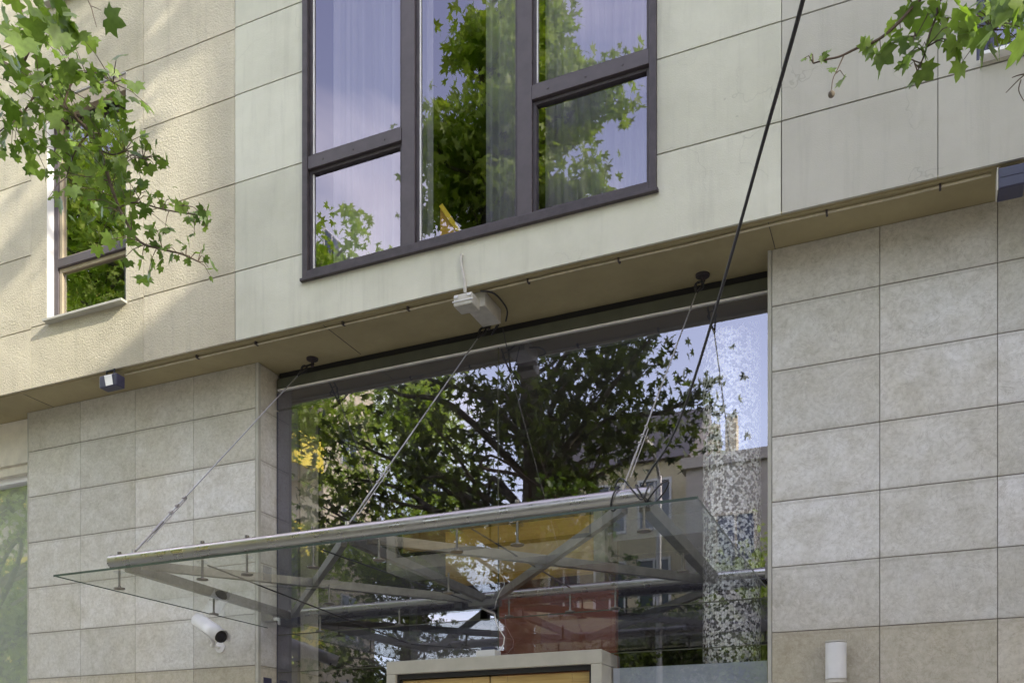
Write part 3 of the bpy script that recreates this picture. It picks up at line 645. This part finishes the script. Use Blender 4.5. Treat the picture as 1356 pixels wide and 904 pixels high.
MB().tube(smooth([mid,mid-up*.03+Vector((0,.05,-.02)),Vector((wb.x,-.10,wb.z)),Vector((wb.x,-.002,wb.z))]),.014,10).tube([Vector((wb.x,-.012,wb.z)),Vector((wb.x,-.001,wb.z))],.045,20).build('bracket',M['white'],cc)
MB().tube(smooth([r_-up*.01,r_-d*.05-up*.03,Vector((r_.x-.07,-.05,r_.z-.05))]),.007,8).build('lead',M['cable'],cc)
pl=MB().box(-4.7045,-4.700,.06,.16,P(345,900,.1).z-.10,P(345,897,.1).z).build('entry_panel',M['navy'],None,bevel=.002)
tag(pl,'dark entry panel on the side of the left pier below the camera','entry panel')

# ------------------------------------------------------------------ trees
def leaf_template(kind):
    if kind=='near':
        ang=[ -90,-62,-35,-22,-8, 4, 16, 30, 42, 52, 62, 74, 90]
        rad=[ .06,.36,.56,.50,.84,.62,.60,.78,.98,.72,.64,.84,1.12]
    else:
        ang=[-90,-40,-8,16,42,62,90]; rad=[.08,.48,.85,.45,.98,.5,1.1]
    pts=[(r*math.cos(R(a)),r*math.sin(R(a))) for a,r in zip(ang,rad)]
    pts=pts+[(-x,y) for x,y in pts[-2:0:-1]]
    v=[(0,.12,0)]+[(x*.58,y*.52+.06,-.13*abs(x)+.05*y*y*(-1)) for x,y in pts]
    n=len(pts); f=[(0,1+i,1+(i+1)%n) for i in range(n)]
    return np.array(v,dtype=np.float64),np.array(f)
LT={'near':leaf_template('near'),'far':leaf_template('far')}
def leaves(name,pos,size,mat,parent,kind='far',droop=.5,tones=None,seed=1):
    r=np.random.default_rng(seed); tv,tf=LT[kind]; n=len(pos); pos=np.asarray(pos,dtype=np.float64)
    # orientation: leaf y axis = tip direction (mostly outward/down), z = normal
    tip=r.normal(size=(n,3)); tip[:,2]-=droop*1.6; tip/=np.linalg.norm(tip,axis=1)[:,None]
    nr=r.normal(size=(n,3)); nr[:,2]+=.5; nr-=tip*np.sum(nr*tip,axis=1)[:,None]; nr/=np.linalg.norm(nr,axis=1)[:,None]
    xx=np.cross(tip,nr); sz=np.asarray(size)*(r.uniform(.7,1.15,n)) if np.isscalar(size) else np.asarray(size)
    wd=r.uniform(.85,1.25,n)
    V=(tv[None,:,0,None]*wd[:,None,None]*xx[:,None,:]+tv[None,:,1,None]*tip[:,None,:]+tv[None,:,2,None]*nr[:,None,:])*sz[:,None,None]+pos[:,None,:]
    k=len(tv); F=(tf[None]+(np.arange(n)*k)[:,None,None]).reshape(-1,3); V=V.reshape(-1,3)
    me=bpy.data.meshes.new(name); me.vertices.add(len(V)); me.vertices.foreach_set('co',V.ravel())
    me.loops.add(F.size); me.loops.foreach_set('vertex_index',F.ravel().astype(np.int32)); me.polygons.add(len(F))
    me.polygons.foreach_set('loop_start',np.arange(0,F.size,3,dtype=np.int32)); me.update(calc_edges=True)
    tn=np.repeat(r.uniform(0,1,n) if tones is None else tones,len(tf)); at=me.attributes.new('tone','FLOAT','FACE'); at.data.foreach_set('value',tn)
    me.materials.append(mat); o=bpy.data.objects.new(name,me); COL.objects.link(o)
    if parent is not None: o.parent=parent; o.location=-world_loc(parent)
    return o
def tree(x,y,label,crowns,trunk_r=.19,fork=3.6,leafn=170,leafs=.15,seed=1,dens=1.0,bright=0.0,group='plane trees along the street'):
    r=random.Random(seed); g=np.random.default_rng(seed)
    t=thing('plane_tree',label,'tree',(x,y,0),group)
    base=Vector((x,y,-.16)); top=Vector((x+r.uniform(-.2,.2),y+r.uniform(-.2,.2),fork))
    wood=MB(); wood.tube(smooth([base,Vector((x+.06,y,fork*.4)),top],4),[trunk_r*(1.25-.35*i/8) for i in range(9)],14)
    hmax=max(c[2]+c[5] for c in crowns)
    lead=[top]; p=top.copy(); n=5
    for i in range(n):
        p=p+Vector((r.uniform(-.25,.25),r.uniform(-.25,.25),(hmax-fork)*.85/n)); lead.append(p.copy())
    L=smooth(lead,3); wood.tube(L,[trunk_r*.85*(1-i/len(L))+.015 for i in range(len(L))],10)
    limbs=MB(); LP=[]
    for (cx,cy,cz,rx,ry,rz,nt,*sp_) in crowns:
        sp=sp_[0] if sp_ else 1.0
        for _ in range(nt):
            while True:
                a,b,c=r.uniform(-1,1),r.uniform(-1,1),r.uniform(-1,1); q=a*a+b*b+c*c
                if .15<q<1: break
            tip=Vector((x+cx+a*rx,y+cy+b*ry,cz+c*rz))
            if in_frame(tip,170): continue
            hz=max(fork*.9,min(hmax*.9,tip.z-.5*math.hypot(tip.x-x,tip.y-y)-.3))
            s_=min(L,key=lambda v:abs(v.z-hz)); m1=s_.lerp(tip,.4)+Vector((r.uniform(-.2,.2),r.uniform(-.2,.2),r.uniform(0,.45))); m2=s_.lerp(tip,.75)+Vector((r.uniform(-.15,.15),r.uniform(-.15,.15),r.uniform(-.1,.25)))
            path=smooth([s_,m1,m2,tip],4)
            if any(in_frame(q_,30) for q_ in path): continue
            lr=.022+.018*(tip-s_).length/2; wood.tube(path,[lr*1.25*(1-.85*i/(len(path)-1)) for i in range(len(path))],6,False)
            ncl=r.randint(2,4); 
            for k in range(ncl):
                cc_=tip+Vector((r.gauss(0,.35),r.gauss(0,.35),r.gauss(0,.3)))*sp
                if k: wood.tube([path[-4],tip.lerp(cc_,.5)+Vector((0,0,.06)),cc_],[.010,.007,.003],4,False)
                m=int(leafn/ncl*r.uniform(.5,1.4)*(dens if sp<.6 else 1)); LP.append(np.array(cc_)+g.normal(size=(m,3))*sp*np.array((.30,.30,.24))*r.uniform(.6,1.2))
            m=int(leafn*.25); tt=g.uniform(.45,1,m); pp=np.array([list(path[min(len(path)-1,int(u*(len(path)-1)))]) for u in tt]); LP.append(pp+g.normal(size=(m,3))*.16)
    LP=np.concatenate(LP); LP=LP[[not in_frame(q,25) for q in LP]]
    wood.build('trunk',M['bark'],t)
    leaves('crown',LP,leafs,M['leafB'],t,'far',.3,np.clip(bright+g.uniform(0,.32,len(LP))+.6*np.clip((LP[:,2]-7.2)/1.8,0,1),0,1),seed)  # sunlit upper and shaded lower leaves are put into the tone by height
    return t
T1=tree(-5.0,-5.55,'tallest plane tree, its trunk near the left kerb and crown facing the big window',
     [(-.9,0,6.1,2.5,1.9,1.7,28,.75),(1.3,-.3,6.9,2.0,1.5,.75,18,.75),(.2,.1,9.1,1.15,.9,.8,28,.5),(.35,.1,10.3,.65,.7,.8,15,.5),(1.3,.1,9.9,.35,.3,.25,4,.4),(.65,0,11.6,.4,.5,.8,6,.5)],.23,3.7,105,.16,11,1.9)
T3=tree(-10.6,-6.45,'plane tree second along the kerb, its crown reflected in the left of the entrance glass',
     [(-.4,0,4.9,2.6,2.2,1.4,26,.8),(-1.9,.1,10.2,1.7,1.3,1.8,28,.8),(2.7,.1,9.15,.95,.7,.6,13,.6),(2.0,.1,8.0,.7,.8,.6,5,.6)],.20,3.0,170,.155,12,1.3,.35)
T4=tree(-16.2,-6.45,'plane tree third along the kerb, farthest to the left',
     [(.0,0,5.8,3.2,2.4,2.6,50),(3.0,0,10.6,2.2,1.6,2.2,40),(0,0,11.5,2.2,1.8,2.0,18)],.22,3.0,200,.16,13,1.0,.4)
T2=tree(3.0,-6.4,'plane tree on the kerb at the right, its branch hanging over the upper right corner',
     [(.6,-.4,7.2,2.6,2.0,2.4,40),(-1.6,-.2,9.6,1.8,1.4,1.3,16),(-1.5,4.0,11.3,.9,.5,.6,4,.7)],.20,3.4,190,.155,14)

# near branches that hang into view: twigs and leaves, each belonging to its tree
def branch(treeobj, stems, clusters, root, seed, lk=.95, sk=.70, tree_all=True):
    r=random.Random(seed); w=MB()
    w.tube(smooth(root,4),[.03*(1-.7*i/(4*(len(root)-1))) for i in range(4*(len(root)-1)+1)],8,False)
    for st,r0,r1 in stems:
        s_=smooth(st,4); w.tube(s_,[r0+(r1-r0)*i/(len(s_)-1) for i in range(len(s_))],7,False)
    pos=[];sz=[];tn=[]
    allst=[q for st,_,_ in stems if len(st)>3 or tree_all for q in smooth(st,4)]
    for px,py,Y,rad,num,size in clusters:
        num=max(1,int(num*lk+.5)); size*=sk
        c=P(px,py,Y)
        for k in range(num):
            o=Vector((r.gauss(0,rad),r.gauss(0,rad*1.1),r.gauss(0,rad)))
            p=c+o; pos.append(p); sz.append(size*r.uniform(.5,1.1)); tn.append(min(1,max(0,r.gauss(.45,.3))))
            near=min(allst,key=lambda q:(q-p).length)
            if (near-p).length<.28 and r.random()<.55:
                w.tube([near,near.lerp(p,.5)+Vector((0,0,.015)),p],[.0022,.0016,.0011],4,False)
    o=w.build('branch',M['twig'],treeobj)
    lv=leaves('leaf_spray',np.array([list(p) for p in pos]),np.array(sz),M['leafA'],None,'near',.55,np.array(tn),seed)
    lv.parent=o; lv.location=(0,0,0)
    return o
YB=-2.95
S=lambda pts,Y=YB,dy=0:[P(a,b,Y+dy*i) for i,(a,b) in enumerate(pts)]
main=S([(-25,60),(0,82),(24,95),(53,114),(84,142),(119,175),(133,199),(145,240),(155,268),(166,292),(185,320),(215,330),(240,336),(262,346)])
stems=[(main,.012,.003),(S([(133,199),(150,205),(170,200),(190,210)]),.004,.002),(S([(158,275),(180,268),(215,277),(250,283),(272,285)]),.004,.002),
 (S([(84,142),(95,110),(120,95),(150,110)]),.005,.002),(S([(24,95),(40,60),(30,20),(20,-20)]),.006,.004),(S([(53,114),(30,150),(5,170),(-20,190)]),.005,.002),
 (S([(119,175),(100,200),(88,235)]),.004,.002),(S([(108,-15),(120,8),(124,22),(128,36)],-2.6),.003,.0015),(S([(120,8),(128,11),(134,14)],-2.6),.002,.001)]
cl=[(30,30,-3.3,.10,20,.19),(85,40,-3.25,.09,14,.17),(10,110,-3.1,.12,20,.15),(60,90,YB,.10,26,.13),(105,90,YB,.07,18,.12),(120,120,YB,.09,22,.12),(155,130,YB,.055,18,.12),(168,160,YB,.05,12,.11),
 (70,150,YB,.12,34,.13),(30,160,YB,.10,20,.13),(40,195,YB,.06,9,.13),(90,185,YB,.10,26,.13),(120,205,YB,.10,28,.12),(100,235,YB,.07,14,.12),(150,235,YB,.09,26,.11),(175,215,YB,.07,16,.11),(195,205,YB,.04,9,.10),
 (140,265,YB,.08,18,.11),(178,255,YB,.06,14,.10),(190,285,YB,.05,10,.10),(170,300,YB,.04,9,.10),(190,335,YB,.05,14,.11),(212,320,YB,.035,9,.10),(228,335,YB,.035,7,.09),(258,343,YB,.04,9,.10),(222,262,YB,.02,4,.07),
 (248,275,YB,.03,8,.09),(262,285,YB,.035,9,.09),(276,292,YB,.02,4,.08),(3,205,YB,.03,4,.12),(-10,40,-3.2,.16,26,.17),(50,5,-3.3,.1,12,.18)]
tp1=Vector((-5.0,-5.5,5.0))
branch(T1,stems,cl,[tp1,tp1.lerp(P(-200,-20,YB-.6),.5)+Vector((0,0,.5)),P(-220,-10,YB-.3),P(-90,30,YB),P(-25,60,YB)],21)
YC=-3.0
stems=[(S([(1330,-30),(1262,-38),(1218,0),(1190,30),(1164,52),(1135,64),(1112,75),(1094,79),(1077,84)],YC),.006,.0022),(S([(1118,72),(1110,90),(1103,105),(1101,120)],YC),.002,.0012),
 (S([(1330,-30),(1280,-15),(1245,0),(1240,22),(1232,42),(1225,70),(1215,95)],YC),.005,.002),(S([(1330,-30),(1340,0),(1330,25),(1315,40)],YC),.005,.002),(S([(1235,0),(1228,20),(1222,32),(1213,48)],YC),.002,.001),
 (S([(1400,70),(1358,98),(1332,123)],YC),.0026,.001),(S([(1352,106),(1349,120),(1356,134)],YC),.0018,.001),(S([(1358,98),(1348,100),(1340,103)],YC),.002,.001)]
cl=[(1064,84,YC,.004,1,.055),(1076,74,YC,.003,1,.05),(1093,73,YC,.005,2,.06),(1095,96,YC,.004,1,.06),(1115,99,YC,.006,2,.065),(1143,60,YC,.012,3,.10),(1147,52,YC,.01,2,.09),(1170,72,YC,.02,4,.14),(1188,60,YC,.02,4,.13),(1178,42,YC,.012,3,.10),
 (1200,90,YC,.014,3,.10),(1212,62,YC,.016,4,.10),(1222,90,YC,.018,5,.11),(1228,60,YC,.02,5,.10),(1258,62,YC,.008,2,.11),(1238,12,YC,.03,7,.13),(1262,22,YC,.03,7,.13),(1285,30,YC,.03,5,.13),(1285,52,YC,.02,4,.12),
 (1308,62,YC,.02,2,.15),(1325,18,-3.2,.04,9,.15),(1348,10,-3.2,.05,12,.15),(1300,5,-3.1,.05,12,.13),(1352,35,-3.2,.02,3,.13),(1350,-20,-3.2,.06,12,.15),(1200,0,YC,.01,2,.09)]
tp2=Vector((3.0,-6.35,5.2))
b2=branch(T2,stems,cl,[tp2,Vector((2.0,-4.8,6.3)),Vector((1.0,-3.4,6.4)),P(1330,-30,YC)],22,.75,.74,False)
sb=MB(); c_=P(1101,125,YC)
ico=[]; 
for i in range(7):
    for j in range(12):
        th=math.pi*i/6; ph=2*math.pi*j/12; ico.append(c_+Vector((math.sin(th)*math.cos(ph),math.sin(th)*math.sin(ph),math.cos(th)))*.010)
sb.add(ico,[(i*12+j,i*12+(j+1)%12,(i+1)*12+(j+1)%12,(i+1)*12+j) for i in range(6) for j in range(12)],.5,True)
sbo=sb.build('seed_ball',M['bark'],b2); sbo.location=(0,0,0); sbo.parent=b2

# ------------------------------------------------------------------ across the street and beside the building
def facade_windows(parent,xs,zs,y,w,h,out=1,mat='bglass',fm='bwhite'):
    for z in zs:
        for x in xs:
            f=MB(); f.box(x-w/2-.07,x+w/2+.07,y,y+out*.06,z-.07,z); f.box(x-w/2-.07,x+w/2+.07,y,y+out*.05,z+h,z+h+.07); f.box(x-w/2-.07,x-w/2,y,y+out*.05,z,z+h); f.box(x+w/2,x+w/2+.07,y,y+out*.05,z,z+h); f.box(x-.03,x+.03,y+out*.003,y+out*.03,z,z+h)
            o=f.build('window',M[fm],parent); MB().box(x-w/2,x+w/2,y+out*.003,y+out*.012,z,z+h).build('pane',M[mat],o)
b1=thing('apartment_building','cream apartment block with yellow balcony panels reflected in the entrance glass','building',(-24,-22,0))
b1x=-18.2
MB().box(-34,b1x,-23.2,-20,-.2,19).build('wall',M['bcream'],b1)
MB().box(-34,b1x+.25,-23.4,-19.8,19,19.3).build('roof',M['bwhite'],b1)
for i in range(6):
    z=2.9+3.0*i
    o=MB().box(-33,b1x-.05,-19.995,-18.5,z,z+.18).build('balcony',M['bwhite'],b1)
    MB().box(-33,b1x,-18.5,-18.42,z,z+1.15).box(b1x-.06,b1x+.02,-19.99,-18.5,z+.01,z+1.15).build('panel',M['byell'],o)
    w_=MB().box(b1x+.001,b1x+.05,-22.0,-21.0,z+.75,z+2.3).build('window',M['bwhite'],b1)
    MB().box(b1x+.051,b1x+.06,-21.93,-21.54,z+.8,z+2.25).box(b1x+.051,b1x+.06,-21.46,-21.07,z+.8,z+2.25).build('pane',M['bglass'],w_)
b2_=thing('stone_building','grey stone building with flat parapet and chimneys reflected at the right of the glass','building',(2,-23,0))
MB().box(-6.0,22,-30,-20,-.2,10.5).build('wall',M['bgrey'],b2_); MB().box(-6.15,22.1,-30.1,-19.85,10.5,10.8).build('parapet',M['bgrey'],b2_)
facade_windows(b2_,[-4.6,-2.2,.2,2.6,5,7.4],[1.2,4.4,7.4],-19.99,1.0,1.7,1,'shutter','bcream')
for x,h in ((-5.4,1.0),(-4.9,1.2),(-2.9,1.5)): MB().box(x-.16,x+.16,-21.3,-20.9,10.8,10.8+h).tube([(x,-21.1,10.8+h),(x,-21.1,11.05+h)],.17,12).build('chimney',M['bochre'],b2_)
b3=thing('ochre_house','pale ochre house with slate gable roof beside the grey stone building','house',(-9,-25,0))
MB().box(-11.2,-6.3,-27,-21.5,-.2,11.4).build('wall',M['bochre'],b3)
mb=MB(); mb.add([(-11.4,-21.3,11.4),(-6.2,-21.3,11.4),(-6.2,-27.2,11.4),(-11.4,-27.2,11.4),(-11.4,-24.2,13.9),(-6.2,-24.2,13.9)],[(0,1,5,4),(2,3,4,5),(1,2,5),(3,0,4),(3,2,1,0)]); mb.build('roof',M['roof'],b3)
facade_windows(b3,[-10.2,-8.7,-7.3],[1.2,4.2,7.0,9.4],-21.49,.9,1.4)
b5=thing('garden_wall','pale rendered garden wall between the two buildings across the street','wall',(-14,-20.4,0))
MB().box(-18.2,-11.2,-20.6,-20.3,-.2,2.4).build('wall_face',M['bcream'],b5); MB().box(-18.2,-11.2,-20.68,-20.22,2.4,2.5).build('coping',M['bwhite'],b5)
g=np.random.default_rng(5); n=9000; pts=np.stack([g.uniform(-18,-6.5,n),g.uniform(-23.5,-20.9,n),2.0+np.abs(g.normal(size=n))*1.4],1)
pts[:,2]+=.8*np.sin(pts[:,0]*1.7)+.5*np.sin(pts[:,0]*4.1)
hd=leaves('hedge',pts,.24,M['green_h'],None,'far',.2,seed=5); tag(hd,'tall dark hedge growing behind the garden wall','hedge')
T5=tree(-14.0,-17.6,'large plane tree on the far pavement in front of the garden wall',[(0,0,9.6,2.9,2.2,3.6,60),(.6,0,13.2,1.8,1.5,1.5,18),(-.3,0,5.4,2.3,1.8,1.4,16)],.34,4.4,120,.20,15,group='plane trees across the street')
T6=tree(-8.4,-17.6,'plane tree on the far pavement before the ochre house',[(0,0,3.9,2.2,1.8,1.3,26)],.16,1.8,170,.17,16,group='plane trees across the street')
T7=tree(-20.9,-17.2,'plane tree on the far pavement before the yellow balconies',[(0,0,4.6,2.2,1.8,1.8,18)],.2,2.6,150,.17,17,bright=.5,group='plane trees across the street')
sl=thing('street_lamp','tall grey street lamp on the far pavement before the stone building','street lamp',(-5.9,-16.6,0))
MB().tube([(-5.9,-16.6,0),(-5.9,-16.6,9.3)],[.1,.06],14).tube(smooth([Vector((-5.9,-16.6,9.2)),Vector((-5.9,-16.2,9.6)),Vector((-5.9,-15.4,9.7))]),.04,8).build('pole',M['galv'],sl)
MB().box(-6.02,-5.78,-15.6,-14.9,9.62,9.76).build('lamp_head',M['greybox'],sl,bevel=.02)

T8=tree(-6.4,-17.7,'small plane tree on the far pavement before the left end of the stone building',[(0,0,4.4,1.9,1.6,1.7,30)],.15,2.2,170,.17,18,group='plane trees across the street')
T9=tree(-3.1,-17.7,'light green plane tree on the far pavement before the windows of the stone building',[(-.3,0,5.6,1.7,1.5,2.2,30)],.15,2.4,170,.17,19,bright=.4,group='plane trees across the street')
nb=thing('shadow_caster_building','tall unseen building added beside the right end to shade the facade','building',(10,-2,0))  # unseen block and tower, shaped to cast the shadow edges on the facade
MB().box(6.0,16,-4.8,6,-.2,10.85).build('wall',M['bcream'],nb); MB().box(6.0,16,-3.57,6,10.85,26).build('tower',M['bwhite'],nb)
for z in (1.0,4.2,7.4):
    for y in (-3.4,-1.6): 
        o=MB().box(5.95,5.999,y-.5,y+.5,z,z+1.7).build('window',M['bwhite'],nb); MB().box(5.94,5.949,y-.44,y+.44,z+.06,z+1.64).build('pane',M['bglass'],o)

# ------------------------------------------------------------------ light
sv=Vector((.392,-.115,.194)).normalized(); el=math.asin(sv.z); az=math.atan2(sv.x,sv.y)
w=bpy.data.worlds.new('World'); scn.world=w; w.use_nodes=True; ns=w.node_tree.nodes; ls=w.node_tree.links
sky=ns.new('ShaderNodeTexSky'); sky.sky_type='NISHITA'; sky.sun_disc=False; sky.sun_elevation=el; sky.sun_rotation=az; sky.air_density=1.0; sky.dust_density=.8; sky.ozone_density=1.6
tc=ns.new('ShaderNodeTexCoord'); mp=ns.new('ShaderNodeMapping'); mp.inputs['Scale'].default_value=(1,1,2.2); ls.new(tc.outputs['Generated'],mp.inputs['Vector'])
cn=N(ns,'ShaderNodeTexNoise',Scale=2.4,Detail=8.0,Roughness=.58,Distortion=.6); ls.new(mp.outputs['Vector'],cn.inputs['Vector'])
cr=ramp(ns,[(.46,(0,0,0)),(.76,(.8,.8,.8))]); ls.new(cn.outputs['Fac'],cr.inputs['Fac'])
hz=mixc(ns,ls,.45,sky.outputs['Color'],(3.6,3.7,5.2))
cm=mixc(ns,ls,cr.outputs['Color'],hz,(7.2,7.0,7.4))
cm=mixc(ns,ls,1.0,cm,(5.3,5.15,4.72),'MULTIPLY')
sx=ns.new('ShaderNodeSeparateXYZ'); ls.new(tc.outputs['Generated'],sx.inputs[0])
gr=ramp(ns,[(.0,(1.25,1.22,1.15)),(.35,(1.25,1.22,1.15)),(.62,(.82,.79,.85)),(.9,(.6,.55,.66))]); ls.new(sx.outputs['Z'],gr.inputs['Fac'])
cm=mixc(ns,ls,1.0,cm,gr.outputs['Color'],'MULTIPLY')
bgn=ns['Background']; ls.new(cm,bgn.inputs['Color']); bgn.inputs['Strength'].default_value=.15
sun=bpy.data.lights.new('sun','SUN'); sun.energy=7.5; sun.angle=R(.6); sun.color=(1,.93,.80)
so=bpy.data.objects.new('sun',sun); COL.objects.link(so); so.rotation_euler=sv.to_track_quat('Z','Y').to_euler(); so.location=(6,-10,20)

cam=bpy.data.cameras.new('camera'); co=bpy.data.objects.new('camera',cam); COL.objects.link(co); scn.camera=co
co.location=(0,CY,CZ); co.rotation_euler=(R(90),0,BETA); cam.sensor_width=36; cam.lens=FPX/1356*36; cam.shift_y=588/1356; cam.clip_end=1500; cam.clip_start=.05
scn.view_settings.view_transform='Standard'; scn.view_settings.look='None'; scn.view_settings.exposure=0; scn.view_settings.gamma=1
scn.render.engine='CYCLES'; scn.cycles.use_denoising=True; scn.cycles.max_bounces=10; scn.cycles.transparent_max_bounces=16; scn.cycles.sample_clamp_indirect=6
